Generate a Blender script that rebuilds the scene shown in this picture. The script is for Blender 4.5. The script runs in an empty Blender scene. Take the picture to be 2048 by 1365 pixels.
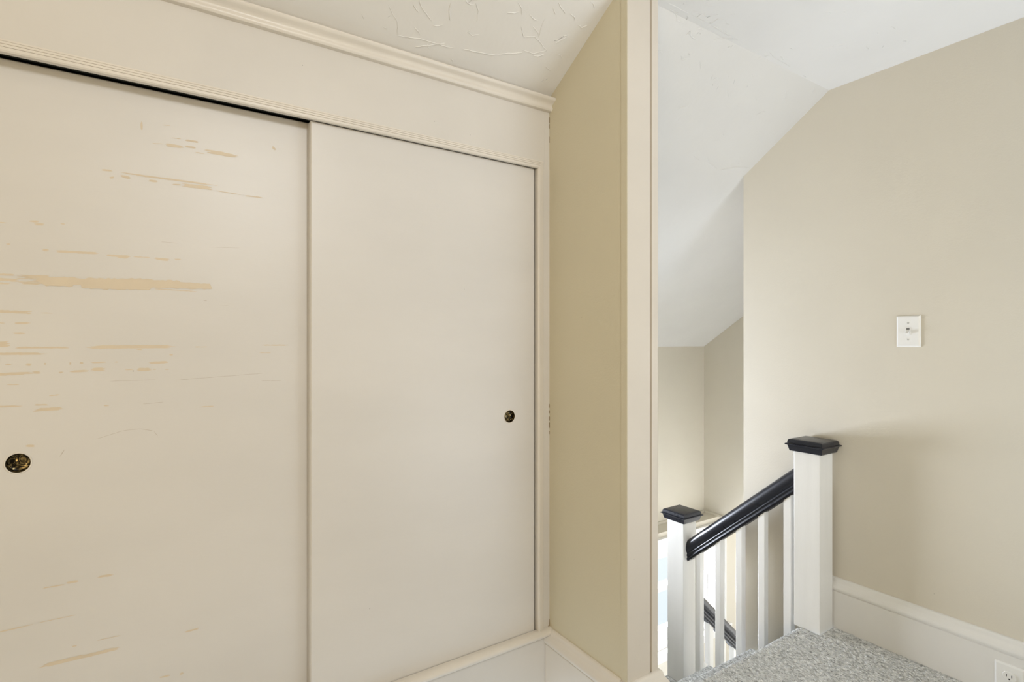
import bpy, bmesh, math, random
import numpy as np
from mathutils import Vector, Matrix
random.seed(7)
SC = bpy.context.scene
COL = SC.collection

# ------------------------------------------------------------------ camera, light, exposure
cam_d = bpy.data.cameras.new('camera')
cam_d.sensor_width = 36.0
cam_d.lens = 36.0 * 1075.45 / 2048
cam_d.clip_start = 0.02
cam = bpy.data.objects.new('camera', cam_d)
cam.location = (0, 0, 1.163)
cam.rotation_euler = (math.radians(90), 0, math.radians(-33.1774))
COL.objects.link(cam)
SC.camera = cam

w = bpy.data.worlds.new('daylight')
SC.world = w
w.use_nodes = True
bg = w.node_tree.nodes['Background']
bg.inputs[0].default_value = (0.80, 0.90, 1.0, 1)
bg.inputs[1].default_value = 1.08

SC.view_settings.view_transform = 'Standard'
SC.view_settings.look = 'None'
SC.view_settings.gamma = 1
SC.view_settings.use_curve_mapping = False
SC.view_settings.exposure = 0.06

def area(name, loc, target, sx, sy, energy, color):
    d = bpy.data.lights.new(name, 'AREA')
    d.shape = 'RECTANGLE'; d.size = sx; d.size_y = sy
    d.energy = energy; d.color = color
    o = bpy.data.objects.new(name, d)
    o.location = loc
    o.rotation_euler = (Vector(target) - Vector(loc)).to_track_quat('-Z', 'Y').to_euler()
    COL.objects.link(o)
    return o
# daylight through the stair windows
area('stair_daylight', (1.38, 3.45, 0.24), (2.1, 1.0, 0.75), 0.75, 0.6, 106, (0.82, 0.88, 1.0))
area('lower_daylight', (2.72, 3.08, -0.62), (2.95, 1.5, -0.3), 1.05, 0.9, 330, (0.82, 0.88, 1.0))
# bedroom ceiling lamp, warm light from the bedroom side and an added upward fill light in the hall, all behind the camera
area('ceiling_lamp', (0.42, -0.60, 2.13), (0.25, 1.2, 1.0), 0.40, 0.40, 20.5, (0.93, 0.96, 1.0))
area('bedroom_light', (-1.6, -1.1, 1.25), (1.0, 1.26, 1.7), 1.0, 1.1, 24, (1.0, 0.79, 0.50))
area('hall_fill', (1.65, -1.0, 0.35), (1.72, -0.5, 2.2), 0.8, 1.4, 28, (0.80, 0.88, 1.0))
SCUFFS = [(-0.23, 1.4133, -0.2126, 1.414, 0.0037), (-0.223, 1.4086, -0.2038, 1.4086, 0.0046), (-0.2738, 1.4044, -0.2638, 1.4056, 0.0018), (-0.1788, 1.4139, -0.1704, 1.414, 0.0019), (-0.2655, 1.3617, -0.2572, 1.3621, 0.0023), (-0.2091, 1.3557, -0.1967, 1.3545, 0.0046), (-0.1931, 1.3539, -0.1134, 1.3564, 0.0047), (-0.1018, 1.3526, -0.0541, 1.3538, 0.0044), (-0.0822, 1.3513, -0.0582, 1.3514, 0.0054), (-0.0541, 1.3538, -0.017, 1.3549, 0.0015), (-0.0127, 1.3538, 0.0193, 1.3518, 0.0051), (0.0258, 1.3549, 0.0425, 1.3553, 0.0021), (-0.2436, 1.2988, -0.1949, 1.2998, 0.0037), (-0.017, 1.2831, 0.0748, 1.2817, 0.0021), (-0.2738, 1.2892, -0.2436, 1.2884, 0.0054), (-0.2705, 1.2984, -0.2436, 1.2993, 0.0032), (-0.2738, 1.282, -0.2555, 1.2804, 0.0027), (-0.2419, 1.283, -0.2091, 1.2822, 0.0028), (-0.2738, 1.2242, -0.2213, 1.2222, 0.0054), (-0.2108, 1.222, -0.1913, 1.2221, 0.0014), (-0.2721, 1.1996, -0.2638, 1.1998, 0.0018), (-0.2538, 1.1995, -0.2255, 1.2005, 0.0036), (-0.2555, 1.1787, -0.2334, 1.1788, 0.0027), (-0.2738, 1.1548, -0.2572, 1.157, 0.0108), (-0.2572, 1.1493, -0.1568, 1.1491, 0.0032), (-0.1494, 1.1495, 0.0412, 1.1504, 0.0069), (-0.046, 1.1439, -0.0336, 1.1428, 0.003), (0.0658, 1.1487, 0.0968, 1.149, 0.0016), (0.2094, 1.1528, 0.2881, 1.1525, 0.0017), (0.2094, 1.1333, 0.2377, 1.133, 0.0011), (-0.2738, 1.1369, -0.1956, 1.1363, 0.0046), (0.0172, 1.131, 0.025, 1.1309, 0.0026), (-0.2351, 1.1144, -0.2248, 1.1133, 0.0055), (-0.2056, 1.1151, -0.2013, 1.115, 0.0037), (-0.1642, 1.1146, -0.1605, 1.1146, 0.0047), (-0.1468, 1.1157, -0.14, 1.1155, 0.0038), (-0.1287, 1.1153, -0.0979, 1.1165, 0.0024), (-0.0862, 1.1163, -0.0782, 1.1161, 0.0015), (-0.0232, 1.1129, 0.0163, 1.1136, 0.0051), (-0.2672, 1.1152, -0.2555, 1.1149, 0.0018), (-0.2738, 1.0943, -0.2196, 1.0961, 0.0054), (-0.2248, 1.0972, -0.2091, 1.0967, 0.0046), (-0.1824, 1.0958, -0.1733, 1.096, 0.0028), (-0.1642, 1.0967, -0.1287, 1.0985, 0.0038), (-0.1287, 1.1004, -0.1018, 1.101, 0.0068), (-0.0683, 1.0981, -0.0501, 1.0981, 0.002), (-0.046, 1.098, -0.017, 1.0976, 0.007), (-0.0148, 1.0976, -0.0085, 1.0979, 0.002), (0.0085, 1.0969, 0.0172, 1.0971, 0.0015), (-0.2638, 1.0737, -0.2436, 1.0728, 0.0018), (-0.1985, 1.0466, -0.1788, 1.0483, 0.0019), (-0.2738, 1.0293, -0.2368, 1.0287, 0.0027), (-0.2213, 1.0295, -0.1967, 1.0279, 0.0028), (-0.2237, 1.0186, -0.1726, 1.0188, 0.0065), (-0.1057, 1.0205, -0.094, 1.0193, 0.0024), (0.0771, 1.0049, 0.1118, 1.0047, 0.0016), (-0.2351, 0.9455, -0.2196, 0.9429, 0.0046), (-0.0361, 1.6648, -0.0355, 1.6427, 0.0035), (0.0037, 1.665, 0.0205, 1.6667, 0.0012), (0.0205, 1.6387, 0.0409, 1.6401, 0.0016), (0.0478, 1.6391, 0.0775, 1.6395, 0.0037), (-0.0161, 1.6182, 0.007, 1.6213, 0.0012), (0.0087, 1.6204, 0.0478, 1.6213, 0.0064), (0.0478, 1.6242, 0.0722, 1.6249, 0.0041), (0.0864, 1.6236, 0.1338, 1.6245, 0.0029), (0.0936, 1.6209, 0.1639, 1.6205, 0.0075), (0.0687, 1.614, 0.09, 1.614, 0.0016), (0.2385, 1.662, 0.2486, 1.653, 0.0053), (-0.11, 1.5412, -0.0888, 1.5419, 0.003), (-0.0765, 1.5402, 0.1227, 1.5418, 0.0036), (-0.0949, 1.5257, -0.0858, 1.5287, 0.0038), (-0.075, 1.5328, -0.0546, 1.5316, 0.0054), (-0.0242, 1.5315, -0.0029, 1.5322, 0.0047), (0.0222, 1.5299, 0.0409, 1.5313, 0.0028), (0.0409, 1.5313, 0.108, 1.5337, 0.0082), (0.1117, 1.5288, 0.1715, 1.5273, 0.0013), (0.1715, 1.5261, 0.2184, 1.5269, 0.0026), (-0.2089, 0.642, -0.1656, 0.6406, 0.0022), (-0.1713, 0.6435, -0.1484, 0.6426, 0.0041), (-0.116, 0.6441, -0.0864, 0.642, 0.0045), (-0.2699, 0.5694, -0.2211, 0.5699, 0.0021), (-0.2211, 0.571, -0.1469, 0.5708, 0.0009), (-0.1599, 0.5044, -0.1498, 0.5035, 0.0022), (-0.119, 0.5041, -0.0703, 0.5026, 0.0011), (-0.2157, 0.478, -0.1367, 0.4771, 0.0073), (-0.1484, 0.476, -0.0703, 0.4758, 0.0064), (0.0461, 0.4739, 0.0793, 0.4743, 0.0037), (-0.0046, 0.3834, 0.0205, 0.3816, 0.0032), (0.0375, 0.377, 0.0461, 0.3789, 0.0048)]
SCRATCHES = [(-0.094, 1.0735, -0.0085, 1.0735, 0.001), (0.0302, 1.071, 0.2196, 1.0813, 0.0011), (0.2145, 1.0619, 0.2613, 1.0606, 0.0011), (-0.0336, 1.0193, 0.0064, 1.0208, 0.001), (-0.1798, 0.9161, -0.1715, 0.9307, 0.0019), (-0.1173, 0.9474, -0.0703, 0.9615, 0.001), (-0.0703, 0.9615, -0.0378, 0.963, 0.001), (-0.0378, 0.963, -0.0127, 0.9552, 0.0013), (-0.0127, 0.9552, -0.0051, 0.9428, 0.001), (-0.0, 1.393, 0.0346, 1.3929, 0.001), (0.1024, 1.3906, 0.1645, 1.3944, 0.0008), (0.0862, 1.2611, 0.0941, 1.2604, 0.0016), (0.1188, 1.2507, 0.1403, 1.2509, 0.0011)]
SCUFF_BIG = [(-0.2196, 1.2899), (-0.2091, 1.2988), (-0.1842, 1.3), (-0.155, 1.3005), (-0.1445, 1.2969), (-0.1325, 1.3005), (-0.0862, 1.3025), (-0.0378, 1.3051), (-0.017, 1.3044), (0.0368, 1.3051), (0.039, 1.3022), (0.0703, 1.3019), (0.1001, 1.3011), (0.1052, 1.2896), (0.0658, 1.2865), (0.039, 1.2871), (-0.017, 1.2857), (-0.0211, 1.2799), (-0.094, 1.2776), (-0.143, 1.2774), (-0.1445, 1.284), (-0.1568, 1.2838), (-0.1587, 1.2799), (-0.202, 1.2798), (-0.2091, 1.284)]
RIDGES = [[(0.5663, 1.3103, 2.055), (0.5782, 1.323, 2.0478), (0.5951, 1.3317, 2.0429), (0.6177, 1.3448, 2.0355)], [(0.4952, 1.3435, 2.0362), (0.5099, 1.3581, 2.0279), (0.5317, 1.3739, 2.019), (0.5439, 1.4053, 2.0012)], [(0.5439, 1.4053, 2.0012), (0.6066, 1.3957, 2.0066), (0.6895, 1.3931, 2.0081), (0.7099, 1.3903, 2.0097)], [(0.8261, 1.2339, 2.0983), (0.8419, 1.2405, 2.0946), (0.8554, 1.257, 2.0853)], [(0.8705, 1.2827, 2.0707), (0.8932, 1.3043, 2.0585), (0.927, 1.2942, 2.0642), (0.9539, 1.3025, 2.0594), (0.9899, 1.3188, 2.0502)], [(0.9035, 1.2727, 2.0763), (0.9315, 1.2832, 2.0704), (0.9426, 1.2928, 2.065)], [(0.9426, 1.2928, 2.065), (0.9301, 1.2678, 2.0791), (0.9272, 1.2439, 2.0927)], [(0.9114, 1.3369, 2.04), (0.953, 1.3364, 2.0403), (0.9865, 1.3178, 2.0508)], [(0.957, 1.342, 2.037), (0.972, 1.3391, 2.0387), (0.9861, 1.3288, 2.0445)], [(1.0376, 1.2289, 2.1012), (1.0525, 1.2308, 2.1001), (1.0665, 1.2214, 2.1054)], [(0.9937, 1.2875, 2.068), (1.0267, 1.2579, 2.0847)], [(1.0014, 1.2919, 2.0655), (1.0267, 1.2632, 2.0817)], [(0.7315, 1.3279, 2.0451), (0.7278, 1.3412, 2.0375), (0.7448, 1.3453, 2.0352), (0.7624, 1.337, 2.0399)], [(1.0122, 1.358, 2.028), (1.0397, 1.3647, 2.0242)], [(0.6485, 1.2899, 2.0666), (0.6541, 1.3106, 2.0549), (0.6665, 1.3298, 2.044)], [(0.6924, 1.4753, 1.9615), (0.7303, 1.4754, 1.9614)], [(0.737, 1.3856, 2.0123), (0.824, 1.3769, 2.0173), (0.916, 1.3436, 2.0361)], [(0.6027, 1.4185, 1.9937), (0.6791, 1.3866, 2.0117)], [(0.7133, 1.2695, 2.0782), (0.7302, 1.2869, 2.0683), (0.7399, 1.3103, 2.055)], [(0.8559, 1.4302, 1.9871), (0.8759, 1.4428, 1.9799)], [(0.9407, 1.1978, 2.1188), (0.9795, 1.2156, 2.1088)], [(0.993, 1.2114, 2.1111), (1.0126, 1.2146, 2.1093), (1.0195, 1.2249, 2.1034)]]
RIDGES_HALL = [[(1.3586, 1.1359, 2.196), (1.3818, 1.1515, 2.1878), (1.4193, 1.1488, 2.1895)], [(1.4131, 1.1401, 2.1953), (1.4114, 1.1307, 2.196), (1.4002, 1.1261, 2.196)], [(1.4523, 1.1718, 2.1744), (1.4583, 1.1593, 2.1827), (1.4724, 1.169, 2.1762), (1.5052, 1.1722, 2.1741)], [(1.4684, 1.1673, 2.1773), (1.5027, 1.1718, 2.1744)], [(1.4049, 1.0941, 2.196), (1.4593, 1.0934, 2.196), (1.4765, 1.0646, 2.196)], [(1.499, 1.116, 2.196), (1.4936, 1.0769, 2.196)], [(1.4983, 1.1226, 2.196), (1.5325, 1.1192, 2.196), (1.6073, 1.1224, 2.196)], [(1.599, 1.1456, 2.1917), (1.6383, 1.1223, 2.196), (1.651, 1.1167, 2.196)], [(1.6788, 1.15, 2.1887), (1.6788, 1.1413, 2.1945)], [(1.8183, 1.1463, 2.1912), (1.8261, 1.1367, 2.196)], [(1.8249, 1.1072, 2.196), (1.8783, 1.118, 2.196), (1.9268, 1.1178, 2.196), (1.9833, 1.1214, 2.196)], [(2.0889, 1.1291, 2.196), (2.1159, 1.1327, 2.196)], [(1.298, 1.1138, 2.196), (1.3843, 1.1133, 2.196), (1.4569, 1.1129, 2.196)], [(1.4569, 1.1129, 2.196), (1.5527, 1.1124, 2.196), (1.6593, 1.1222, 2.196)], [(1.3951, 1.1005, 2.196), (1.4278, 1.0906, 2.196), (1.4334, 1.1163, 2.196)], [(1.6451, 1.3665, 2.0459), (1.682, 1.344, 2.0607)], [(1.8043, 1.26, 2.1162), (1.8353, 1.28, 2.103)], [(1.7483, 1.1863, 2.1648), (1.7693, 1.1777, 2.1705)], [(1.9098, 1.5017, 1.9567), (1.9616, 1.5129, 1.9493)], [(2.1292, 1.5254, 1.941), (2.1654, 1.5121, 1.9498), (2.2118, 1.4959, 1.9605), (2.2842, 1.4868, 1.9665)], [(1.9934, 1.4937, 1.962), (2.0315, 1.5124, 1.9496), (2.1026, 1.5258, 1.9408)], [(2.0438, 1.2968, 2.0919), (2.0743, 1.2747, 2.1065)], [(2.0734, 1.1875, 2.164), (2.1168, 1.2202, 2.1425)], [(1.9623, 0.9878, 2.196), (1.9812, 0.9467, 2.196), (1.993, 0.9277, 2.196)], [(2.0231, 0.951, 2.196), (2.0187, 0.9365, 2.196)], [(2.0074, 0.796, 2.196), (2.0385, 0.7947, 2.196)]]

# ------------------------------------------------------------------ helpers
def lin(c):
    c /= 255.0
    return c / 12.92 if c <= 0.04045 else ((c + 0.055) / 1.055) ** 2.4
def rgb(r, g, b): return (lin(r), lin(g), lin(b), 1)

def new_mat(name):
    m = bpy.data.materials.new(name); m.use_nodes = True
    nt = m.node_tree
    return m, nt, nt.nodes['Principled BSDF']
def N(nt, t, **kw):
    n = nt.nodes.new(t)
    for k, v in kw.items(): setattr(n, k, v)
    return n
def paint(name, col, rough=0.5, var=0.03, vscale=3.0, bump=0.05, bscale=120.0, specks=0.0, spec=0.5, stretch=(1, 1, 1), col2=None):
    """painted surface: slight large scale tone variation, roller stipple relief, rare dust specks"""
    m, nt, b = new_mat(name)
    tc = N(nt, 'ShaderNodeTexCoord')
    mp = N(nt, 'ShaderNodeMapping'); mp.inputs['Scale'].default_value = stretch
    nt.links.new(tc.outputs['Object'], mp.inputs[0])
    n1 = N(nt, 'ShaderNodeTexNoise'); n1.inputs['Scale'].default_value = vscale; n1.inputs['Detail'].default_value = 5
    nt.links.new(mp.outputs[0], n1.inputs['Vector'])
    mix = N(nt, 'ShaderNodeMix', data_type='RGBA')
    c2 = col2 or tuple(list(x * (1 - var * 2) for x in col[:3]) + [1])
    mr = N(nt, 'ShaderNodeMapRange'); mr.inputs[1].default_value = 0.35; mr.inputs[2].default_value = 0.7
    nt.links.new(n1.outputs['Fac'], mr.inputs[0])
    nt.links.new(mr.outputs[0], mix.inputs[0])
    mix.inputs[6].default_value = col; mix.inputs[7].default_value = c2
    out = mix.outputs[2]
    if specks:
        v = N(nt, 'ShaderNodeTexVoronoi'); v.inputs['Scale'].default_value = 9
        nt.links.new(tc.outputs['Object'], v.inputs['Vector'])
        lt = N(nt, 'ShaderNodeMath', operation='LESS_THAN'); lt.inputs[1].default_value = specks
        nt.links.new(v.outputs['Distance'], lt.inputs[0])
        mm = N(nt, 'ShaderNodeMath', operation='MULTIPLY'); mm.inputs[1].default_value = 0.45
        nt.links.new(lt.outputs[0], mm.inputs[0])
        mx = N(nt, 'ShaderNodeMix', data_type='RGBA')
        nt.links.new(mm.outputs[0], mx.inputs[0]); nt.links.new(out, mx.inputs[6])
        mx.inputs[7].default_value = rgb(95, 85, 70)
        out = mx.outputs[2]
    nt.links.new(out, b.inputs['Base Color'])
    b.inputs['Roughness'].default_value = rough
    b.inputs['Specular IOR Level'].default_value = spec
    if bump:
        n2 = N(nt, 'ShaderNodeTexNoise'); n2.inputs['Scale'].default_value = bscale; n2.inputs['Detail'].default_value = 3
        nt.links.new(mp.outputs[0], n2.inputs['Vector'])
        bp = N(nt, 'ShaderNodeBump'); bp.inputs['Strength'].default_value = bump; bp.inputs['Distance'].default_value = 0.004
        nt.links.new(n2.outputs['Fac'], bp.inputs['Height'])
        nt.links.new(bp.outputs[0], b.inputs['Normal'])
    return m

M = {}
M['closet'] = paint('cream_closet_paint', rgb(219, 215, 208), 0.42, 0.05, 2.2, 0.05, 60, 0.012)
M['door'] = paint('cream_door_paint', rgb(219, 216, 211), 0.40, 0.03, 1.8, 0.05, 40, 0.014, stretch=(1, 1, 2.5))
M['cream'] = paint('cream_gloss_trim', rgb(226, 220, 210), 0.33, 0.03, 4, 0.05, 70, 0)
M['jamb'] = paint('jamb_paint', rgb(212, 204, 191), 0.36, 0.02, 4, 0.04, 70, 0.012)
M['greige'] = paint('greige_wall_paint', rgb(214, 208, 194), 0.62, 0.02, 2.0, 0.10, 170, 0.011)
M['tan'] = paint('tan_bedroom_paint', rgb(210, 202, 177), 0.62, 0.02, 2.0, 0.10, 170, 0.011)
M['ceil'] = paint('white_plaster', rgb(226, 225, 222), 0.75, 0.02, 3.0, 0.22, 22, 0.0)
M['alcove_ceil'] = paint('plaster_alcove', rgb(230, 228, 223), 0.5, 0.02, 3.0, 0.42, 16, 0.0)
M['white'] = paint('white_trim_paint', rgb(231, 230, 227), 0.36, 0.02, 5, 0.05, 60, 0.010)
M['post'] = paint('white_brushed_paint', rgb(234, 233, 229), 0.40, 0.02, 5, 0.10, 60, 0.0, stretch=(6, 6, 0.35))
M['scuff'] = paint('bare_tan_undercoat', rgb(217, 203, 180), 0.55, 0.02, 20, 0, 1)
M['scratch'] = paint('grey_scratch', rgb(196, 188, 177), 0.6, 0.02, 20, 0, 1)
M['dark'] = paint('closet_painted_shade', rgb(40, 37, 33), 0.9, 0.02, 3, 0, 1)  # near-black colour stands in for shade seen through the door gaps
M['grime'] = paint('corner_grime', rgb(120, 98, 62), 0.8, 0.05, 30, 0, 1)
M['plastic'] = paint('white_plastic', rgb(238, 238, 236), 0.28, 0.0, 1, 0, 1)

def simple(name, col, rough, metal=0.0, spec=0.5):
    m, nt, b = new_mat(name)
    b.inputs['Base Color'].default_value = col
    b.inputs['Roughness'].default_value = rough
    b.inputs['Metallic'].default_value = metal
    b.inputs['Specular IOR Level'].default_value = spec
    return m
M['track'] = simple('steel_track', rgb(92, 94, 88), 0.35, 0.7)
M['slot'] = simple('dark_slot', rgb(25, 24, 22), 0.6)
M['recess'] = simple('switch_recess', rgb(120, 120, 117), 0.6)
M['screw'] = simple('painted_screw', rgb(205, 205, 203), 0.3, 0.3)

def dark_rail():
    m, nt, b = new_mat('black_blue_enamel')
    tc = N(nt, 'ShaderNodeTexCoord')
    n = N(nt, 'ShaderNodeTexNoise'); n.inputs['Scale'].default_value = 40; n.inputs['Detail'].default_value = 2
    nt.links.new(tc.outputs['Object'], n.inputs['Vector'])
    r = N(nt, 'ShaderNodeMapRange'); r.inputs[3].default_value = 0.24; r.inputs[4].default_value = 0.34
    nt.links.new(n.outputs['Fac'], r.inputs[0]); nt.links.new(r.outputs[0], b.inputs['Roughness'])
    b.inputs['Base Color'].default_value = rgb(31, 33, 42)
    bp = N(nt, 'ShaderNodeBump'); bp.inputs['Strength'].default_value = 0.03; bp.inputs['Distance'].default_value = 0.002
    nt.links.new(n.outputs['Fac'], bp.inputs['Height']); nt.links.new(bp.outputs[0], b.inputs['Normal'])
    b.inputs['Specular IOR Level'].default_value = 0.38; b.inputs['Coat Weight'].default_value = 0.1; b.inputs['Coat Roughness'].default_value = 0.15
    return m
M['rail'] = dark_rail()

def brass():
    m, nt, b = new_mat('tarnished_brass_painted_glints')
    tc = N(nt, 'ShaderNodeTexCoord')
    n = N(nt, 'ShaderNodeTexNoise'); n.inputs['Scale'].default_value = 48; n.inputs['Detail'].default_value = 2; n.inputs['Distortion'].default_value = 3.5
    nt.links.new(tc.outputs['Object'], n.inputs['Vector'])
    cr = N(nt, 'ShaderNodeValToRGB')  # dark tarnish, with gold streaks painted into the colour as reflections
    cr.color_ramp.elements[0].position = 0.46; cr.color_ramp.elements[0].color = rgb(26, 21, 13)
    cr.color_ramp.elements[1].position = 0.74; cr.color_ramp.elements[1].color = rgb(172, 152, 104)
    nt.links.new(n.outputs['Fac'], cr.inputs[0]); nt.links.new(cr.outputs[0], b.inputs['Base Color'])
    b.inputs['Metallic'].default_value = 0.75; b.inputs['Roughness'].default_value = 0.3
    return m
M['brass'] = brass()

def carpet():
    m, nt, b = new_mat('grey_loop_carpet')
    tc = N(nt, 'ShaderNodeTexCoord')
    mp = N(nt, 'ShaderNodeMapping'); mp.inputs['Scale'].default_value = (205, 112, 155)
    nt.links.new(tc.outputs['Object'], mp.inputs[0])
    v = N(nt, 'ShaderNodeTexVoronoi'); v.inputs['Scale'].default_value = 1.0; v.feature = 'SMOOTH_F1'; v.inputs['Smoothness'].default_value = 0.55
    nt.links.new(mp.outputs[0], v.inputs['Vector'])
    sep = N(nt, 'ShaderNodeSeparateColor'); nt.links.new(v.outputs['Color'], sep.inputs[0])
    cr = N(nt, 'ShaderNodeValToRGB')
    e = cr.color_ramp.elements
    e[0].position = 0.0; e[0].color = rgb(166, 167, 166)
    e[1].position = 1.0; e[1].color = rgb(244, 245, 244)
    k = e.new(0.25); k.color = rgb(202, 203, 202)
    k = e.new(0.7); k.color = rgb(222, 223, 222)
    nt.links.new(sep.outputs[0], cr.inputs[0])
    fib = N(nt, 'ShaderNodeTexNoise'); fib.inputs['Scale'].default_value = 900; fib.inputs['Detail'].default_value = 2
    nt.links.new(tc.outputs['Object'], fib.inputs['Vector'])
    mx = N(nt, 'ShaderNodeMix', data_type='RGBA', blend_type='OVERLAY'); mx.inputs[0].default_value = 0.35
    nt.links.new(cr.outputs[0], mx.inputs[6]); nt.links.new(fib.outputs['Fac'], mx.inputs[7])
    nt.links.new(mx.outputs[2], b.inputs['Base Color'])
    b.inputs['Roughness'].default_value = 0.95; b.inputs['Specular IOR Level'].default_value = 0.1
    inv = N(nt, 'ShaderNodeMath', operation='SUBTRACT'); inv.inputs[0].default_value = 1.0
    nt.links.new(v.outputs['Distance'], inv.inputs[1])
    bp = N(nt, 'ShaderNodeBump'); bp.inputs['Strength'].default_value = 0.9; bp.inputs['Distance'].default_value = 0.005
    nt.links.new(inv.outputs[0], bp.inputs['Height']); nt.links.new(bp.outputs[0], b.inputs['Normal'])
    return m
M['carpet'] = carpet()

def glass():
    m = bpy.data.materials.new('window_glass'); m.use_nodes = True
    nt = m.node_tree; nt.nodes.clear()
    o = N(nt, 'ShaderNodeOutputMaterial'); mx = N(nt, 'ShaderNodeMixShader')
    t = N(nt, 'ShaderNodeBsdfTransparent'); g = N(nt, 'ShaderNodeBsdfGlossy'); g.inputs['Roughness'].default_value = 0.02
    mx.inputs[0].default_value = 0.06
    nt.links.new(t.outputs[0], mx.inputs[1]); nt.links.new(g.outputs[0], mx.inputs[2]); nt.links.new(mx.outputs[0], o.inputs[0])
    return m
M['glass'] = glass()

def props(o, label=None, cat=None, kind=None, group=None):
    if label: o['label'] = label
    if cat: o['category'] = cat
    if kind: o['kind'] = kind
    if group: o['group'] = group
    return o
def obj(name, bm, mat, parent=None, smooth=False, recalc=True):
    if recalc: bmesh.ops.recalc_face_normals(bm, faces=bm.faces[:])
    me = bpy.data.meshes.new(name); bm.to_mesh(me); bm.free()
    me.materials.append(M[mat] if isinstance(mat, str) else mat)
    if smooth:
        me.polygons.foreach_set('use_smooth', [True] * len(me.polygons))
        me.set_sharp_from_angle(angle=math.radians(38))
    o = bpy.data.objects.new(name, me); COL.objects.link(o)
    if parent: 
        o.parent = parent
        o.matrix_parent_inverse = Matrix.Translation(-parent.location) if parent.parent is None else Matrix.Identity(4)
    return o
def empty(name, loc, label, cat, kind=None, group=None):
    o = bpy.data.objects.new(name, None); o.location = loc; o.empty_display_size = 0.05
    COL.objects.link(o)
    return props(o, label, cat, kind, group)
def box(bm, x0, x1, y0, y1, z0, z1, bev=0.0):
    vs = [bm.verts.new(p) for p in ((x0,y0,z0),(x1,y0,z0),(x1,y1,z0),(x0,y1,z0),(x0,y0,z1),(x1,y0,z1),(x1,y1,z1),(x0,y1,z1))]
    fs = [bm.faces.new([vs[i] for i in f]) for f in ((3,2,1,0),(4,5,6,7),(0,1,5,4),(1,2,6,5),(2,3,7,6),(3,0,4,7))]
    if bev:
        es = list({e for f in fs for e in f.edges})
        bmesh.ops.bevel(bm, geom=es, offset=bev, segments=2, affect='EDGES', profile=0.5)
def loft(bm, loops, closed=True):
    rows = [[bm.verts.new(p) for p in l] for l in loops]
    n = len(rows[0])
    for a, b in zip(rows, rows[1:]):
        for i in range(n if closed else n - 1):
            bm.faces.new((a[i], a[(i+1) % n], b[(i+1) % n], b[i]))
    if closed:
        bm.faces.new(rows[0][::-1]); bm.faces.new(rows[-1])
def quad(bm, *pts): bm.faces.new([bm.verts.new(p) for p in pts])
def prism_x(bm, poly_yz, x0, x1): loft(bm, [[(x, y, z) for y, z in poly_yz] for x in (x0, x1)])
def prism_y(bm, poly_xz, y0, y1): loft(bm, [[(x, y, z) for x, z in poly_xz] for y in (y0, y1)])
def B(): return bmesh.new()
def wall_hole_y(bm, x0, x1, z0, z1, y0, y1, hx0, hx1, hz0, hz1):
    """wall slab facing -Y/+Y with a rectangular opening"""
    box(bm, x0, hx0, y0, y1, z0, z1); box(bm, hx1, x1, y0, y1, z0, z1)
    box(bm, hx0, hx1, y0, y1, z0, hz0); box(bm, hx0, hx1, y0, y1, hz1, z1)

YC = 1.4443      # closet front
XC = 1.0949      # alcove side wall
YE = 1.0831      # end of the partition stub
XS = 1.2185      # stair side of the stub
XB = 2.3036      # wall with the light switch
ZF = 2.196       # flat ceiling
YR = 1.1386      # crease of the hall ceiling
def slope(y): return ZF - 0.66 * (y - YR)
def aslope(y): return min(ZF, 1.9807 - 0.567 * (y - 1.4414))

# ------------------------------------------------------------------ room shell
b = B()
box(b, -2.3, XB, -2.6, 0.45, -0.25, -0.004)
box(b, -2.3, 1.38, 0.45, YE, -0.25, -0.004)
box(b, 1.0, 1.38, YE, 1.19, -0.25, -0.004)
floor = props(obj('floor', b, 'carpet'), 'grey loop carpet covering the upstairs landing floor', 'floor', 'structure')

# ceilings
b = B()
loft(b, [[(x, -2.6, ZF), (x, YR, ZF), (x, 2.80, slope(2.80)), (x, 2.80, slope(2.80)+.1), (x, YR, ZF+.1), (x, -2.6, ZF+.1)] for x in (XS-.06, XB+0.12)])
loft(b, [[(x, 1.25, slope(1.25)), (x, 2.80, slope(2.80)), (x, 2.80, slope(2.80)+.1), (x, 1.25, slope(1.25)+.1)] for x in (XB+.1201, 3.75)])
ceil = props(obj('ceiling', b, 'ceil'), 'white plaster ceiling over the stairs with a flat part and a sloping part', 'ceiling', 'structure')
b = B()
loft(b, [[(x, -2.6, ZF), (x, 1.0617, ZF), (x, 1.70, aslope(1.70)), (x, 1.70, aslope(1.70)+.1), (x, 1.0617, ZF+.1), (x, -2.6, ZF+.1)] for x in (-2.3, XS-.0601)])
ceil2 = props(obj('ceiling.001', b, 'alcove_ceil'), 'sloping plaster ceiling above the closet with trowel ridges', 'ceiling', 'structure')

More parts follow.
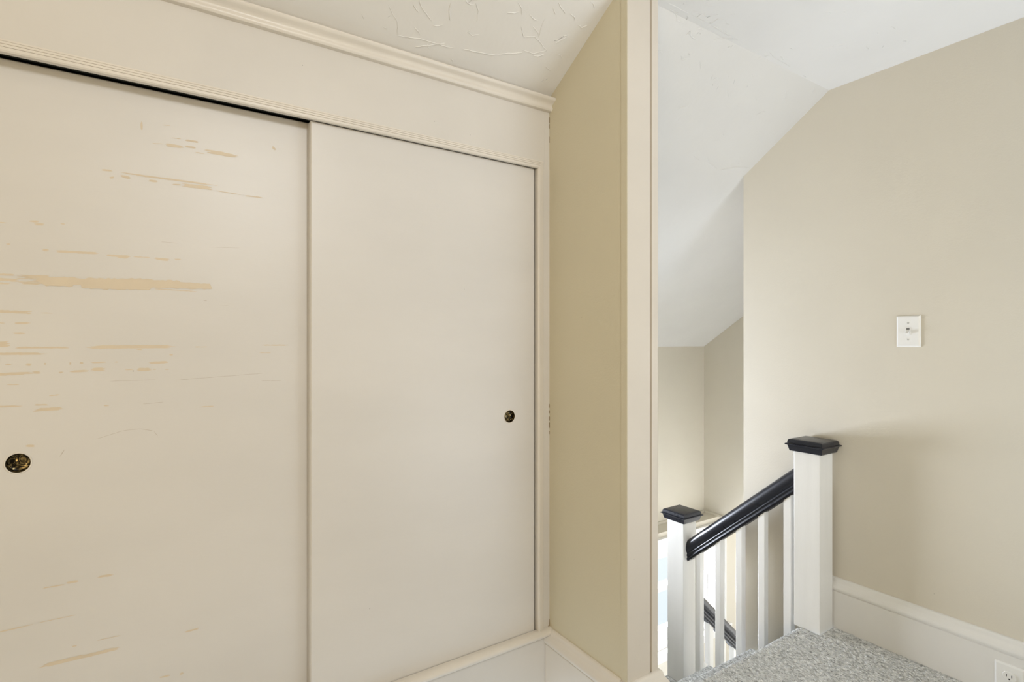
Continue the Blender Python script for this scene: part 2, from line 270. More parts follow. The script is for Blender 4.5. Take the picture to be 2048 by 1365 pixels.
def tube(bm, pts, r, n=6):
    loops = []
    P = [Vector(p) for p in pts]
    for i, p in enumerate(P):
        t = (P[min(i+1, len(P)-1)] - P[max(i-1, 0)]).normalized()
        a = t.orthogonal().normalized(); c = t.cross(a)
        rr = r * (0.35 if i in (0, len(P)-1) else 1.0)
        loops.append([p + (a * math.cos(k*2*math.pi/n) + c * math.sin(k*2*math.pi/n)) * rr for k in range(n)])
    loft(bm, loops)
def resample(pts, step=0.007, jit=0.0010):
    out = []
    for p, q in zip(pts, pts[1:]):
        p, q = Vector(p), Vector(q); k = max(1, int((q-p).length / step))
        for i in range(k):
            v = p.lerp(q, i / k)
            if out: v = v + Vector((random.uniform(-jit, jit), random.uniform(-jit, jit), 0))
            out.append(v)
    out.append(Vector(pts[-1]))
    return out
def scrapes(n, x0, x1, y0, y1, f):
    out = []
    for _ in range(n):
        x, y, a = random.uniform(x0, x1), random.uniform(y0, y1), random.uniform(-.6, .9)
        L = random.uniform(.008, .035)
        out.append([(x+L*t*math.cos(a)+random.uniform(-.003, .003), y+L*t*math.sin(a)+random.uniform(-.003, .003), f(y)) for t in (0, .35, .7, 1)])
    return out
RIDGES += scrapes(46, .1, 1.05, 1.12, 1.42, aslope)
RIDGES_HALL += scrapes(30, 1.3, 1.9, 1.02, 1.26, slope) + scrapes(30, 1.3, 2.25, .8, 1.5, slope)
b = B()
for r in RIDGES:
    pts = resample(r)
    tube(b, [(p.x, p.y, aslope(p.y) - 0.0003) for p in pts], random.uniform(0.0010, 0.0019))
props(obj('plaster_ridge', b, 'alcove_ceil', ceil2, smooth=True), kind='stuff')
b = B()
for r in RIDGES_HALL:
    pts = resample(r)
    tube(b, [(p.x, p.y, min(ZF, slope(p.y)) - 0.0002) for p in pts], random.uniform(0.0009, 0.0016))
props(obj('plaster_ridge', b, 'ceil', ceil, smooth=True), kind='stuff')

# wall with the switch
b = B()
loft(b, [[(x, -2.6, -0.25), (x, -2.6, ZF), (x, YR, ZF), (x, 1.5264, slope(1.5264)), (x, 1.5264, -2.4), (x, 1.19, -2.4), (x, 1.19, -0.25)] for x in (XB, XB+.12)])
props(obj('wall_right', b, 'greige'), 'greige painted wall carrying the white light switch', 'wall', 'structure')
# partition stub between closet and stairs, continuing along the stairs
b = B()
loft(b, [[(x, YE+.024, -0.004), (x, YE+.024, aslope(YE+.024) if x < XS-.06 else slope(YE+.024)), (x, 1.70, aslope(1.70)), (x, 1.70, -0.004)] for x in (XC, XS-.061)])
loft(b, [[(x, YE+.024, -2.4), (x, YE+.024, ZF), (x, YR, ZF), (x, 2.80, slope(2.80)), (x, 2.80, -2.4)] for x in (XS-.06, XS-.002)])
props(obj('wall_alcove', b, 'tan'), 'tan greige side wall of the closet alcove ending at the cased opening', 'wall', 'structure')
# left return of the alcove and the bedroom behind the camera
b = B()
box(b, -0.78, -0.621, 1.083, 1.75, -0.004, 2.19)
box(b, -2.3, -0.7805, 1.083, 1.2, -0.004, ZF)
box(b, -2.42, -2.3, -2.6, 1.2, -0.25, ZF)
props(obj('wall_left', b, 'tan'), 'greige return wall on the other side of the closet alcove', 'wall', 'structure')
b = B()
box(b, -2.42, XB+.12, -2.72, -2.6, -0.25, ZF)
props(obj('wall_rear', b, 'tan'), 'greige bedroom wall opposite the closet', 'wall', 'structure')
b = B()
box(b, XC, XS, -2.6, -0.02, -0.004, ZF)
props(obj('wall_partition', b, 'tan'), 'greige partition between bedroom and hall', 'wall', 'structure')

# stairwell
YB = 2.768; YL = 2.633; ZL = -0.209; XE = 3.65
b = B()
wall_hole_y(b, XS, XE+.1, ZL, slope(YB), YB, YB+.1, 1.32, 2.10, 0.02, 0.88)
props(obj('wall_back', b, 'greige'), 'greige upper end wall of the stairwell above the ledge', 'wall', 'structure')
b = B()
wx0, wx1, wz0, wz1 = 2.62, 3.60, -1.045, -0.372
wall_hole_y(b, XS, 4.7, -2.4, ZL, YL, YB+.1, wx0, wx1, wz0, wz1)
props(obj('wall_stairwell', b, 'greige'), 'lower stairwell wall with a ledge, standing forward around the window', 'wall', 'structure')
b = B()
loft(b, [[(x, 1.53, ZL), (x, 1.53, slope(1.53)), (x, YB, slope(YB)), (x, YB, ZL)] for x in (XE, XE+.1)])
props(obj('wall_side', b, 'greige'), 'greige side wall of the stairwell under the slope', 'wall', 'structure')
b = B()
box(b, XB+.12, 4.8, 1.43, 1.53, -2.4, 1.9)  # unseen end wall, added to block outside light leaking in
box(b, 4.7, 4.8, 1.53, YB+.1, -2.4, ZL)
box(b, XE+.1, 4.8, 1.53, YB+.1, ZL, ZL+.1)
box(b, XS, XB, 1.10, 1.185, -2.4, -0.26)
props(obj('wall_lower', b, 'greige'), 'greige walls enclosing the lower flight', 'wall', 'structure')
b = B()
box(b, XS-.1, 4.8, 1.10, YB+.1, -2.5, -2.4)
props(obj('floor.001', b, 'carpet'), 'carpeted floor at the bottom of the stairs', 'floor', 'structure')
# small base moulding on the ledge
b = B()
box(b, XE-.012, XE, 1.54, YB-.012, ZL, ZL+.018, .003)
box(b, XS, XE, YB-.012, YB, ZL, ZL+.018, .003)
props(obj('trim_6', b, 'greige'), 'greige strip moulding along the stairwell ledge', 'trim', 'structure')

# ------------------------------------------------------------------ windows
def window(name, x0, x1, z0, z1, y, yi, label, casing=True):
    """double hung window in an opening; y = wall face, yi = plane of the sashes"""
    e = empty(name, ((x0+x1)/2, y, z0), label, 'window', 'structure')
    b = B()
    t = .02
    box(b, x0, x0+t, y, yi+.05, z0, z1); box(b, x1-t, x1, y, yi+.05, z0, z1)
    box(b, x0+t, x1-t, y, yi+.05, z1-t, z1); box(b, x0+t, x1-t, y, yi+.05, z0, z0+t)
    obj('window_frame', b, 'white', e)
    zm = (z0+z1)/2 + (0.06 if z0 < -1 else 0)
    for k, (a, c, yy) in enumerate(((z0+t, zm+.015, yi-.002), (zm-.015, z1-t, yi+.026))):
        b = B(); st = .042; br = .085 if k == 0 else .04
        box(b, x0+t, x0+t+st, yy, yy+.025, a, c, .003); box(b, x1-t-st, x1-t, yy, yy+.025, a, c, .003)
        box(b, x0+t+st, x1-t-st, yy+.001, yy+.024, a, a+(br if k == 0 else .03)); box(b, x0+t+st, x1-t-st, yy+.001, yy+.024, c-(.03 if k == 0 else br), c)
        s = obj('sash', b, 'white', e)
        b = B(); box(b, x0+t+st-.005, x1-t-st+.005, yy+.010, yy+.014, a+.02, c-.02)
        g = obj('pane', b, 'glass'); g.parent = s
    if casing:
        # side and head boards with a raised outer bead
        def board(nm, bb): obj(nm, bb, 'white', e)
        for (a, c) in ((x0-.115, x0+.008), (x1-.008, x1+.115)):
            b = B(); box(b, a, c, y-.018, y, z0, z1+.008, .002)
            o = a if a < x0-.05 else c-.016
            box(b, o, o+.016, y-.026, y-.0185, z0, z1+.008, .002)
            board('casing', b)
        b = B(); box(b, x0-.115, x1+.115, y-.018, y, z1+.0085, z1+.122, .002)
        box(b, x0-.125, x1+.125, y-.028, y, z1+.1225, z1+.130, .002); board('casing', b)
        b = B(); box(b, x0-.155, x1+.155, y-.05, y, z0-.026, z0-.001, .005); board('sill', b)
        b = B(); box(b, x0-.11, x1+.11, y-.018, y, z0-.085, z0-.0265, .002); board('apron', b)
    return e
window('window_1', wx0, wx1, wz0, wz1, YL, YL+.05, 'white double-hung window glowing with daylight behind the lower newel post')
window('window_2', 1.32, 2.10, 0.02, 0.88, YB, YB+.04, 'white sash window hidden behind the partition beside the stairs', casing=False)

# ------------------------------------------------------------------ closet
XT = 1.0385   # right edge of the right door
ZT = 1.7335   # bottom of the header moulding
b = B()
box(b, -0.62, 1.0745, YC, YC+.02, ZT+.006, 1.9925, .0006)      # frieze board
box(b, 1.0746, XC, YC+.0003, YC+.02, ZT+.006, 1.9925, .0006)
box(b, 1.0440, XC, YC, YC+.02, 0.178, ZT+.006)             # right stile
box(b, -0.62, -0.405, YC, YC+.02, 0.178, ZT+.006)
box(b, -0.62, XC, YC, YC+.005, -0.004, 0.178)              # board under the doors
wc = props(obj('wall_closet', b, 'closet'), 'cream board front around the two sliding closet doors', 'wall', 'structure')
b = B()   # closet interior, coloured dark to stand in for shade behind the gaps
box(b, -0.62, XC, 1.68, 1.69, -0.004, 1.86)
box(b, -0.62, XC, YC+.021, 1.68, 1.80, 1.81)
box(b, -0.62, XC, YC+.021, 1.68, -0.004, 0.15)
box(b, -0.6205, -0.62, YC+.021, 1.69, -0.004, 1.86); 
box(b, XC-.006, XC-.001, YC+.021, 1.69, -0.004, 1.86)
obj('closet_interior', b, 'dark', wc)
# seam of the stile on the frieze and grime in the corners
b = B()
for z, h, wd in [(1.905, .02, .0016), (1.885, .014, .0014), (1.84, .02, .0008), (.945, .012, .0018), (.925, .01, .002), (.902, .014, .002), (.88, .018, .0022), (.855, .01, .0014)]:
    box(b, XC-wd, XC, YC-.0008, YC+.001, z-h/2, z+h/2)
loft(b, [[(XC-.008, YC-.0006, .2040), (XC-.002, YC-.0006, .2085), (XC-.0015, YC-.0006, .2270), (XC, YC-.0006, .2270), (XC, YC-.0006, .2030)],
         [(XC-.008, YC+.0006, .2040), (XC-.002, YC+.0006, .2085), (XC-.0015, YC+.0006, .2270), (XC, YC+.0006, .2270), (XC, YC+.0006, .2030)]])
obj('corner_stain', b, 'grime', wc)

# cornice
prof = [(0,1.930),(.013,1.9305),(.017,1.934),(.018,1.938),(.0165,1.942),(.0155,1.946),(.017,1.950),(.022,1.954),(.029,1.957),(.033,1.960),(.0345,1.964),(.033,1.968),(.028,1.971),(0,1.974)]
b = B(); prism_x(b, [(YC-d, z) for d, z in prof], -0.62, XC+.0)
props(obj('trim_1', b, 'cream', smooth=True), 'cream cornice moulding running under the sloping ceiling', 'trim', 'structure')
# stepped moulding around the door opening, mitred at the corner
mp = [(0,0),(0,.009),(.003,.0115),(.0080,.0115),(.0095,.0100),(.0100,.0060),(.0108,.0060),(.0113,.0078),(.0163,.0075),(.0170,.0032),(.0178,.0032),(.0183,.0050),(.0230,.0046),(.0237,.0008),(.0246,.0008),(.0251,.0018),(.0288,.0012),(.029,0)]
xo, zo = 1.0420, ZT
b = B()
loft(b, [[(-0.60, YC-d, zo+a) for a, d in mp], [(xo+a*.94, YC-d, zo+a*.94) for a, d in mp], [(xo+a*.94, YC-d, 0.2040) for a, d in mp]])
props(obj('trim_2', b, 'cream'), 'cream stepped moulding framing the sliding doors', 'trim', 'structure')
# half-round rail under the doors
hr = [(YC+.005, .2045)] + [(YC-.004-.0185*math.cos(t), .1915+.0135*math.sin(t)) for t in [math.radians(k) for k in range(90, -91, -15)]] + [(YC+.005, .178)]
b = B(); prism_x(b, hr, -0.62, XC)
props(obj('trim_3', b, 'cream', smooth=True), 'cream half-round rail below the sliding doors', 'trim', 'structure')
b = B()
loft(b, [[(x, 1.4850, 1.7470), (x, 1.4850, 1.7990), (x, 1.4875, 1.7990), (x, 1.4875, 1.7495), (x, 1.4915, 1.7495), (x, 1.4915, 1.7470)] for x in (-0.43, 1.08)])
props(obj('trim_5', b, 'track'), 'dark steel sliding track above the recessed closet door', 'trim', 'structure')

def door_slab(x0, x1, y0, th, z0, z1, cx, cz, r):
    """door with a round pocket hole for the finger pull"""
    b = B(); bv = .0025
    o = [b.verts.new(p) for p in ((x0+bv,y0,z0+bv),(x1-bv,y0,z0+bv),(x1-bv,y0,z1-bv),(x0+bv,y0,z1-bv))]
    o2 = [b.verts.new(p) for p in ((x0,y0+bv,z0),(x1,y0+bv,z0),(x1,y0+bv,z1),(x0,y0+bv,z1))]
    o3 = [b.verts.new(p) for p in ((x0,y0+th,z0),(x1,y0+th,z0),(x1,y0+th,z1),(x0,y0+th,z1))]
    n = 40
    c = [b.verts.new((cx + r*math.cos(k*2*math.pi/n), y0, cz + r*math.sin(k*2*math.pi/n))) for k in range(n)]
    c2 = [b.verts.new((v.co.x, y0+.016, v.co.z)) for v in c]
    es = [b.edges.new((o[i], o[(i+1)%4])) for i in range(4)] + [b.edges.new((c[i], c[(i+1)%n])) for i in range(n)]
    bmesh.ops.triangle_fill(b, use_beauty=True, use_dissolve=False, edges=es)
    for i in range(4):
        j = (i+1) % 4
        b.faces.new((o[i], o[j], o2[j], o2[i])); b.faces.new((o2[i], o2[j], o3[j], o3[i]))
    b.faces.new(o3[::-1])
    for i in range(n): b.faces.new((c[i], c[(i+1)%n], c2[(i+1)%n], c2[i]))
    b.faces.new(c2)
    return b
def lathe(bm, prof, cx, y0, cz, n=40):
    """prof: (radius, depth behind y0)"""
    rows = []
    for r, d in prof:
        rows.append([bm.verts.new((cx + r*math.cos(k*2*math.pi/n), y0+d, cz + r*math.sin(k*2*math.pi/n))) for k in range(n)] if r > 0 else [bm.verts.new((cx, y0+d, cz))])
    for a, c in zip(rows, rows[1:]):
        for i in range(n):
            j = (i+1) % n
            if len(c) == 1: bm.faces.new((a[i], a[j], c[0]))
            else: bm.faces.new((a[i], a[j], c[j], c[i]))
def make_door(name, x0, x1, y0, z1, cx, cz, label):
    R = .0205
    b = door_slab(x0, x1, y0, .028, .156, z1, cx, cz, R+.0005)
    d = props(obj(name, b, 'door'), label, 'closet door', 'thing')
    b = B(); lathe(b, [(R+.0004, .004), (R+.0022, .0), (R+.0022, -.0008), (R+.0010, -.0016), (R-.0006, -.0012), (R-.0010, .002)], cx, y0, cz)
    rim = obj('pull_rim', b, 'cream', d, smooth=True)
    b = B(); lathe(b, [(R-.0008, -.0004), (R-.0016, .006), (R-.0035, .0105), (R*.6, .0128), (R*.25, .0120), (0, .0105)], cx, y0, cz)
    obj('finger_pull', b, 'brass', d, smooth=True)['label'] = 'dark tarnished brass finger pull with painted streak reflections'
    return d
dL = make_door('closet_door', -0.43, 0.385, 1.489, 1.742, -0.2463, 0.9105, 'sliding closet door covered in tan scuff streaks, set back behind the other door')
dR = make_door('closet_door', 0.3262, XT, 1.452, 1.7355, 0.9397, 0.9203, 'clean cream sliding closet door in front, next to the tan side wall')
b = B(); box(b, XT-.02, 1.085, 1.5300, 1.62, .16, 1.74); obj('gap_shade_block', b, 'dark', wc)  # added dark block that keeps the gap beside the door looking shaded

# worn streaks on the left door
rng = random.Random(3)
YD = 1.489
def streak(bm, x0, z0, x1, z1, h, y, jag=0.35):
    L = math.hypot(x1-x0, z1-z0); n = max(3, int(L/.004))
    dx, dz = (x1-x0)/L, (z1-z0)/L
    top, bot = [], []
    for i in range(n+1):
        t = i/n
        tp = min(1, 9*t+.3, 9*(1-t)+.3)
        c = rng.uniform(-.12, .12)*h
        hh = h*.5*tp*(1+rng.uniform(-jag, jag))
        px_, pz_ = x0+dx*L*t, z0+dz*L*t
        top.append((px_-dz*(hh+c), y, pz_+dx*(hh+c))); bot.append((px_-dz*(c-hh), y, pz_+dx*(c-hh)))
    tv = [bm.verts.new(p) for p in top]; bv = [bm.verts.new(p) for p in bot]
    for i in range(n): bm.faces.new((bv[i], bv[i+1], tv[i+1], tv[i]))
b = B()
layer = 0
def strands(bm, x0, z0, x1, z1, h):
    """one scuff = a few ragged parallel strands of different length"""
    global layer
    n = max(1, round(h/.0013)); L = math.hypot(x1-x0, z1-z0)
    nx, nz = -(z1-z0)/L, (x1-x0)/L
    for i in range(n):
        o = ((i+.5)/n-.5)*h
        e = abs(i-(n-1)/2)/max(1, n)
        a, c = rng.uniform(0, .10+.25*e), 1-rng.uniform(0, .10+.25*e)
        layer += 1
        streak(bm, x0+(x1-x0)*a+nx*o, z0+(z1-z0)*a+nz*o, x0+(x1-x0)*c+nx*o, z0+(z1-z0)*c+nz*o, h/n*1.25, YD-.00006-.000002*layer, .35)
for s in SCUFFS: strands(b, s[0]-(.035 if s[0] < -.268 else 0), *s[1:])
for k in range(14):   # ragged ends of the long bare streak
    (xa, za) = (SCUFF_BIG[0][0]+rng.uniform(-.03, .0), rng.uniform(SCUFF_BIG[-1][1], SCUFF_BIG[1][1]))
    layer += 1; streak(b, xa, za, xa+rng.uniform(.03, .07), za-.0004, .0012, YD-.00006-.000002*layer, .3)
pts = []
for (p, q) in zip(SCUFF_BIG, SCUFF_BIG[1:]+SCUFF_BIG[:1]):
    k = max(1, int(math.dist(p, q)/.005))
    for i in range(k): pts.append((p[0]+(q[0]-p[0])*i/k, YD-.0008, p[1]+(q[1]-p[1])*i/k + rng.uniform(-.0014, .0014)))
vs = [b.verts.new(p) for p in pts]
es = [b.edges.new((vs[i], vs[(i+1) % len(vs)])) for i in range(len(vs))]
bmesh.ops.triangle_fill(b, use_beauty=True, edges=es)
o = props(obj('scuff_mark', b, 'scuff', dL, recalc=False), kind='stuff'); o['label'] = 'tan streaks where the cream paint has peeled off'
b = B()
for k, s in enumerate(SCRATCHES): streak(b, *s[:4], s[4]*.75, YD-.00006-.000002*k, .2)
o = props(obj('scratch', b, 'scratch', dL, recalc=False), kind='stuff'); o['label'] = 'thin grey scratches'

# ------------------------------------------------------------------ baseboards and jamb
bp = [(0,-.004),(.019,-.004),(.019,.150),(.0165,.1525),(.0165,.155),(.0225,.1565),(.0245,.162),(.024,.169),(.020,.176),(.0145,.183),(.0115,.189),(.0105,.196),(.008,.2005),(.004,.2028),(0,.2028)]
def wob(z): return z
b = B()   # along the alcove side wall
loft(b, [[(XC-d, y, z) for d, z in bp] for y in (YC-.001, YE+.024-.001)])
props(obj('baseboard_alcove', b, 'cream', smooth=True), 'cream baseboard at the foot of the tan alcove wall', 'baseboard', 'structure')
b = B()   # on the end of the stub and round to the hall side
loft(b, [[(1.1120, YE-d, z) for d, z in bp], [(XS+d, YE-d, z) for d, z in bp], [(XS+d, 1.185, z) for d, z in bp]])
props(obj('baseboard_end', b, 'cream', smooth=True), 'short cream baseboard block wrapping the foot of the door jamb', 'baseboard', 'structure')
b = B()
loft(b, [[(XB-d, y, z) for d, z in bp] for y in (-2.6, 1.188)])
props(obj('baseboard_right', b, 'white', smooth=True), 'tall white baseboard beside the carpet under the switch', 'baseboard', 'structure')
b = B()   # cased end of the stub
zt = ZF - .001
box(b, XC-.0005, 1.1849, YE, YE+.0239, -.004, zt, .0004)
jb = props(obj('trim_4', b, 'jamb'), 'tall cream jamb board at the end of the partition', 'trim', 'structure')
b = B(); box(b, 1.1850, 1.1928, YE+.008, YE+.0239, -.004, zt); obj('jamb_groove', b, 'jamb', jb)
b = B(); box(b, 1.1929, XS, YE-.0005, YE+.0239, -.004, zt, .002); obj('jamb_strip', b, 'jamb', jb)
b = B(); box(b, XC-.0022, XC-.0006, YE+.0004, YE+.0236, .2035, zt-.03, .0004); obj('jamb_edge', b, 'tan', jb)

# ------------------------------------------------------------------ carpet of the landing and stairs (real loops on the visible part)
def carpet_mesh(name, path, x0, x1, step, parent, mask=None, amp=.0044):
    """path: polyline (y, z); the sheet is swept along X and raised in staggered loops"""
    P = np.array(path); seg = np.hypot(*(P[1:]-P[:-1]).T); s = np.concatenate([[0], np.cumsum(seg)])
    ns = int(s[-1]/step)+1; nx = int((x1-x0)/step)+1
    sv = np.linspace(0, s[-1], ns); xv = np.linspace(x0, x1, nx)
    y = np.interp(sv, s, P[:, 0]); z = np.interp(sv, s, P[:, 1])
    ty, tz = np.gradient(y), np.gradient(z); l = np.hypot(ty, tz); ty /= l; tz /= l
    S, X = np.meshgrid(sv, xv, indexing='ij')
    rs = np.random.RandomState(5)
    rowh, cell = .0058, .0108
    Xw = X + .0012*np.sin(S*190+X*60) ; i = np.floor(Xw/rowh).astype(int)
    off = (np.abs(i)*0.381966) % 1.0
    q = S/cell + off + .12*np.sin(X*210); j = np.floor(q).astype(int)
    fx = Xw/rowh - i - .5; fy = q - j - .5
    h01 = ((i*73856093) ^ (j*19349663)) % 997 / 997.0
    H = np.sqrt(np.clip(1-(fx/.49)**2, 0, 1))*np.sqrt(np.clip(1-(fy/.51)**2, 0, 1))
    H = amp*H*(.55+.75*h01) + rs.normal(0, amp*.10, S.shape)
    Yg = y[:, None] - tz[:, None]*(-1)*0 + (-tz[:, None])*H; Zg = z[:, None] + ty[:, None]*H
    co = np.stack([X, Yg, Zg], -1).reshape(-1, 3)
    idx = np.arange(ns*nx).reshape(ns, nx)
    f = np.stack([idx[:-1, :-1], idx[:-1, 1:], idx[1:, 1:], idx[1:, :-1]], -1)
    if mask is not None:
        cx = .5*(X[:-1, :-1]+X[1:, 1:]); cy = .5*(y[:-1]+y[1:])[:, None]+0*cx
        f = f[~mask(cx, cy)]
    f = f.reshape(-1, 4)
    me = bpy.data.meshes.new(name)
    me.vertices.add(len(co)); me.vertices.foreach_set('co', co.ravel().astype(np.float32))
    me.loops.add(f.size); me.loops.foreach_set('vertex_index', f.ravel().astype(np.int32))
    me.polygons.add(len(f)); me.polygons.foreach_set('loop_start', (np.arange(len(f))*4).astype(np.int32))
    me.polygons.foreach_set('loop_total', np.full(len(f), 4, np.int32))
    me.polygons.foreach_set('use_smooth', np.ones(len(f), bool))
    me.update(calc_edges=True); me.validate()
    me.materials.append(M['carpet'])
    o = bpy.data.objects.new(name, me); COL.objects.link(o)
    if parent:
        o.parent = parent; o.matrix_parent_inverse = Matrix.Translation(-parent.location)
    return o
def nose(yn, z, back, drop, r=.017):
    """tread from y=back to the nosing yn, round it, then down the riser by drop"""
    p = [(back, z), (yn-r, z)]
    p += [(yn-r+r*math.sin(t), z-r+r*math.cos(t)) for t in np.linspace(.2, math.pi*.85, 8)]
    p += [(yn-.024, z-.050), (yn-.024, z-drop)]
    return p
RISE, RUN = .185, .212
cp = carpet_mesh('carpet_pile', nose(1.1925, 0, .45, RISE), 1.38, XB-.018, .0018, floor,
                 mask=lambda x, y: (x > 2.168) & (y > 1.108))
cp['kind'] = 'stuff'
st = empty('staircase', (1.7, 1.19, -.555), 'carpeted winding staircase going down beyond the white railing', 'stairs')
zs = [-.185, -.370]
for k, zz in enumerate(zs):
    yn = 1.1925 + RUN*(k+1) + (.006 if k else 0)
    carpet_mesh('stair_carpet', nose(yn, zz, yn-RUN-.024, RISE), XS+.03, 2.166, .0030, st)
# wooden treads, risers and the outer string that carries the balusters
for k, zz in enumerate(zs):
    yn = 1.1925 + RUN*(k+1)
    b = B(); box(b, XS+.006, 2.262, yn-RUN-.019, yn-.0195 if False else yn-.004, zz-.046, zz-.0222); obj('tread', b, 'white', st)
    b = B(); box(b, XS+.006, 2.200, yn-.06, yn-.030, zz-RISE, zz-.047); obj('riser', b, 'white', st)
b = B(); box(b, XS+.03, 2.168, 1.13, 1.16, -RISE, -.02); obj('riser', b, 'white', st)
b = B()
loft(b, [[(x, 1.20, -.215), (x, 1.40, -.215), (x, 1.40, -.40), (x, 1.62, -.40), (x, 1.62, -.60), (x, 1.78, -.60), (x, 1.78, -.80), (x, 1.20, -.36)] for x in (2.205, 2.25)])
obj('stringer', b, 'white', st)
b = B(); box(b, XS+.006, 2.2765, 1.6225, 1.8760, -.62, -.555); box(b, XS+.006, 2.15, 1.8761, YL-.006, -.62, -.555); obj('quarter_landing', b, 'carpet', st)
b = B(); box(b, XS+.006, 2.262, 1.6225, 1.64, -.80, -.6205); obj('riser', b, 'white', st)
# lower flight
for k in range(7):
    x = 2.15 + .20*k; z = -.555 - RISE*(k+1)
    b = B(); box(b, x+.018, x+.225, 1.8761, YL-.006, z-.04, z, .012); obj('tread', b, 'carpet', st)
    b = B(); box(b, x+.0, x+.017, 1.8761, YL-.006, z-.002, z+RISE-.042); obj('riser', b, 'white', st)

# ------------------------------------------------------------------ railings
def newel(parent, x0, x1, y0, y1, zb, zt):
    b = B(); box(b, x0, x1, y0, y1, zb, zt, .0022)
    p = obj('newel_post', b, 'post', parent)
    cx, cy = (x0+x1)/2, (y0+y1)/2
    hx, hy = (x1-x0)/2, (y1-y0)/2
    prof = [(.000, -.002), (.010, -.001), (.012, .002), (.0135, .008), (.016, .018), (.0175, .0225), (.0235, .0240), (.0250, .0262), (.0235, .0290), (.0175, .0305), (.0172, .037), (.0160, .0425), (.0120, .0465), (.006, .0485), (.002, .0492)]
    loops = []
    for o, z in prof: loops.append([(cx-hx-o, cy-hy-o, zt+z), (cx+hx+o, cy-hy-o, zt+z), (cx+hx+o, cy+hy+o, zt+z), (cx-hx-o, cy+hy+o, zt+z)])
    b = B(); loft(b, loops)
    es = [e for e in b.edges if abs(e.verts[0].co.z - e.verts[1].co.z) > 1e-5]
    c = obj('newel_cap', b, 'rail'); c.parent = p
    c['label'] = 'black painted moulded cap'
    me = c.data; me.polygons.foreach_set('use_smooth', [True]*len(me.polygons)); me.set_sharp_from_angle(angle=math.radians(25))
    return p
RP = [(-.019,0),(-.019,.005),(-.0235,.0065),(-.0245,.0095),(-.0235,.0125),(-.0205,.0145),(-.020,.0175),(-.0225,.0205),(-.0245,.023),(-.024,.026),(-.0215,.029),(-.0225,.033),(-.0265,.037),(-.0295,.042),(-.031,.049),(-.031,.056),(-.029,.064),(-.0255,.071),(-.020,.077),(-.012,.0812),(-.004,.0828)]
RP = RP + [(-a, h) for a, h in RP[::-1]]
def rail(parent, p0, p1, axis):
    """p0, p1: centre of the rail's underside at both ends, ends cut plumb"""
    d = Vector(p1)-Vector(p0); c = 1/math.cos(math.atan2(abs(d.z), math.hypot(d.x, d.y)))
    loops = []
    for p in (p0, p1):
        loops.append([(p[0]+a, p[1], p[2]+h*c) if axis == 'y' else (p[0], p[1]+a, p[2]+h*c) for a, h in RP])
    b = B(); loft(b, loops)
    o = obj('handrail', b, 'rail', parent)
    me = o.data; me.polygons.foreach_set('use_smooth', [True]*len(me.polygons)); me.set_sharp_from_angle(angle=math.radians(50))
    o['label'] = 'black glossy moulded handrail'
    return o
r1 = empty('stair_railing', (2.228, 1.5, -.2), 'white railing with black handrail between the two capped newel posts', 'railing', group='stair railings')
newel(r1, 2.180, 2.2773, 1.1117, 1.2172, -.003, .7135)
newel(r1, 2.180, 2.2773, 1.7737, 1.8757, -.5548, .2545)
sl = .866
y0, zb0 = 1.2172, .5405
rail(r1, (2.228, 1.2172, zb0), (2.228, 1.7737, zb0-sl*(1.7737-1.2172)), 'y')
for n_, (ya, yb_) in enumerate(((1.2468, 1.2797), (1.3652, 1.3963), (1.4748, 1.5052), (1.5861, 1.6154), (1.7005, 1.7300))):
    zbot = [-.2068, -.2068, -.3918, -.3918, -.5548][n_]
    b = B()
    zt0, zt1 = zb0-sl*(ya-1.2172)+.008, zb0-sl*(yb_-1.2172)+.008
    x0_, x1_ = 2.212, 2.243
    lo = [(x0_, ya), (x1_, ya), (x1_, yb_), (x0_, yb_)]
    loft(b, [[(x, y, zbot) for x, y in lo], [(x, y, zt0 if y == ya else zt1) for x, y in lo]])
    bmesh.ops.bevel(b, geom=[e for e in b.edges if abs(e.verts[0].co.z-e.verts[1].co.z) > .2], offset=.0015, segments=1, affect='EDGES')
    obj('baluster', b, 'post', r1)
r2 = empty('stair_railing', (2.7, 1.83, -.8), 'lower railing with black handrail descending behind the balusters in front of the window', 'railing', group='stair railings')
s2 = .92; z2 = -.078-.113
rail(r2, (2.2778, 1.830, z2), (3.45, 1.830, z2-s2*(3.45-2.2773)), 'x')
x = 2.335
while x < 3.4:
    b = B(); zt0, zt1 = z2-s2*(x-2.2773)+.01, z2-s2*(x+.031-2.2773)+.01
    lo = [(x, 1.8145), (x+.031, 1.8145), (x+.031, 1.8455), (x, 1.8455)]
    loft(b, [[(a, c, (-.4160 - s2*(a-2.2773))) for a, c in lo], [(a, c, zt0 if a == x else zt1) for a, c in lo]])
    obj('baluster', b, 'post', r2)
    x += .105
b = B()
za = -.60
loft(b, [[(2.279, y, -.42), (3.45, y, -.42-s2*1.1727), (3.45, y, -1.0-s2*1.1727), (2.279, y, -1.0)] for y in (1.812, 1.850)])
obj('stringer', b, 'white', st)

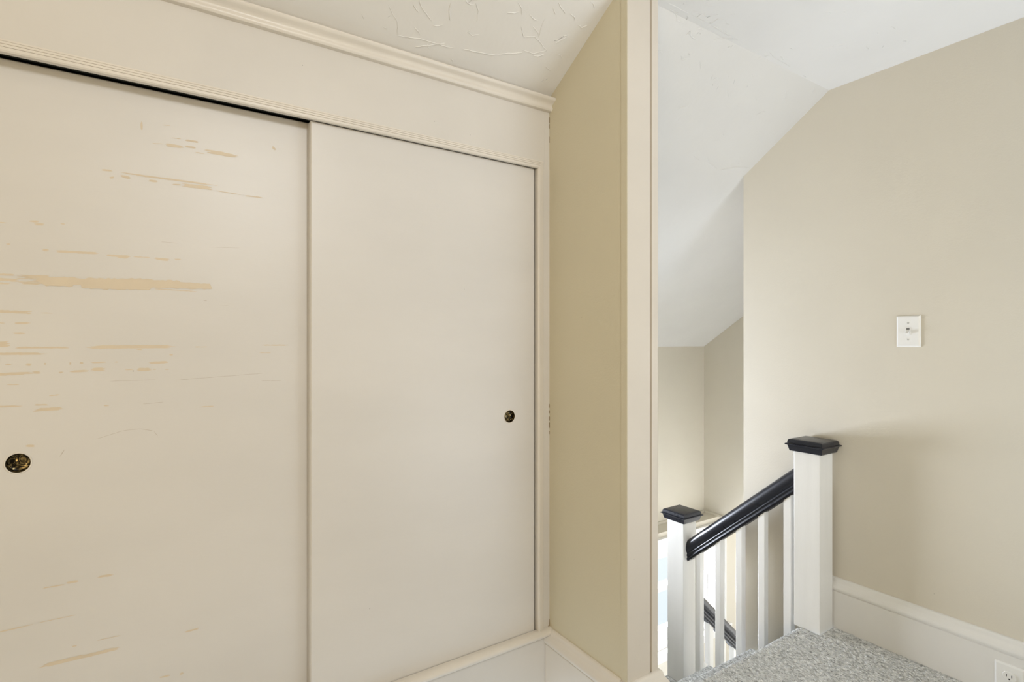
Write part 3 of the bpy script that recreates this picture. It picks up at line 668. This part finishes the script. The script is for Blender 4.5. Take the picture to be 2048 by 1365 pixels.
# ------------------------------------------------------------------ electrical fittings
def plate(name, y0, y1, z0, z1, x, label, cat):
    e = empty(name, (x, (y0+y1)/2, (z0+z1)/2), label, cat)
    t, bv = .0058, .0055
    b = B()
    loft(b, [[(x, y0, z0), (x, y1, z0), (x, y1, z1), (x, y0, z1)], [(x-.0016, y0, z0), (x-.0016, y1, z0), (x-.0016, y1, z1), (x-.0016, y0, z1)],
             [(x-.0045, y0+.0025, z0+.0025), (x-.0045, y1-.0025, z0+.0025), (x-.0045, y1-.0025, z1-.0025), (x-.0045, y0+.0025, z1-.0025)],
             [(x-t, y0+bv, z0+bv), (x-t, y1-bv, z0+bv), (x-t, y1-bv, z1-bv), (x-t, y0+bv, z1-bv)]])
    obj('face_plate', b, 'plastic', e)
    return e, x-t
def disc_x(bm, x, y, z, r, th, n=16, flat=None):
    pts = [(r*math.cos(k*2*math.pi/n), r*math.sin(k*2*math.pi/n)) for k in range(n)]
    if flat: pts = [(a, max(-flat, min(flat, c))) for a, c in pts]
    loft(bm, [[(x-d, y+a*s, z+c*s) for a, c in pts] for d, s in ((-.001, 1), (th*.7, 1), (th, .93))])
e, xf = plate('light_switch', .8187, .8945, 1.1413, 1.2564, XB, 'white single toggle light switch on the greige wall', 'light switch')
cy, cz = .8566, 1.1989
b = B()
for (a0, a1, c0, c1) in ((-.0070, -.0053, -.0135, .0135), (.0053, .0070, -.0135, .0135), (-.0053, .0053, -.0135, -.0118), (-.0053, .0053, .0118, .0135)):
    box(b, xf-.0016, xf+.001, cy+a0, cy+a1, cz+c0, cz+c1)
f = obj('toggle_frame', b, 'plastic', e)
b = B(); box(b, xf-.0004, xf+.0006, cy-.0052, cy+.0052, cz-.0117, cz+.0117)
obj('slot', b, 'recess').parent = f
b = B(); loft(b, [[(xf-.0004, cy-.0047, cz-.0112), (xf-.0004, cy+.0047, cz-.0112), (xf-.0004, cy+.0047, cz+.0045), (xf-.0004, cy-.0047, cz+.0045)],
                  [(xf-.0125, cy-.0040, cz-.0135), (xf-.0125, cy+.0040, cz-.0135), (xf-.0140, cy+.0040, cz-.0075), (xf-.0140, cy-.0040, cz-.0075)]])
obj('toggle', b, 'plastic', e)
for dz in (-.030, .030):
    b = B(); disc_x(b, xf, cy, cz+dz, .0033, .0012, 14)
    s = obj('screw', b, 'screw', e)
e, xf = plate('wall_outlet', .5330, .6080, .0085, .1228, XB-.019, 'white duplex electrical outlet set into the baseboard near the carpet', 'outlet')
for dz in (.0195, -.0195):
    b = B(); disc_x(b, xf, .5705, .0657+dz, .0172, .0026, 28, flat=.0142)
    f = obj('receptacle', b, 'plastic', e)
    b = B()
    for dy, hh in ((-.0063, .0042), (.0063, .0036)):
        box(b, xf-.0029, xf-.0020, .5705+dy-.0009, .5705+dy+.0009, .0657+dz+.003-hh, .0657+dz+.003+hh)
    disc_x(b, xf-.0020, .5705, .0657+dz-.0075, .0024, .0008, 12)
    s = obj('slot', b, 'slot'); s.parent = f
b = B(); disc_x(b, xf, .5705, .0657, .0030, .0012, 14); obj('screw', b, 'screw', e)
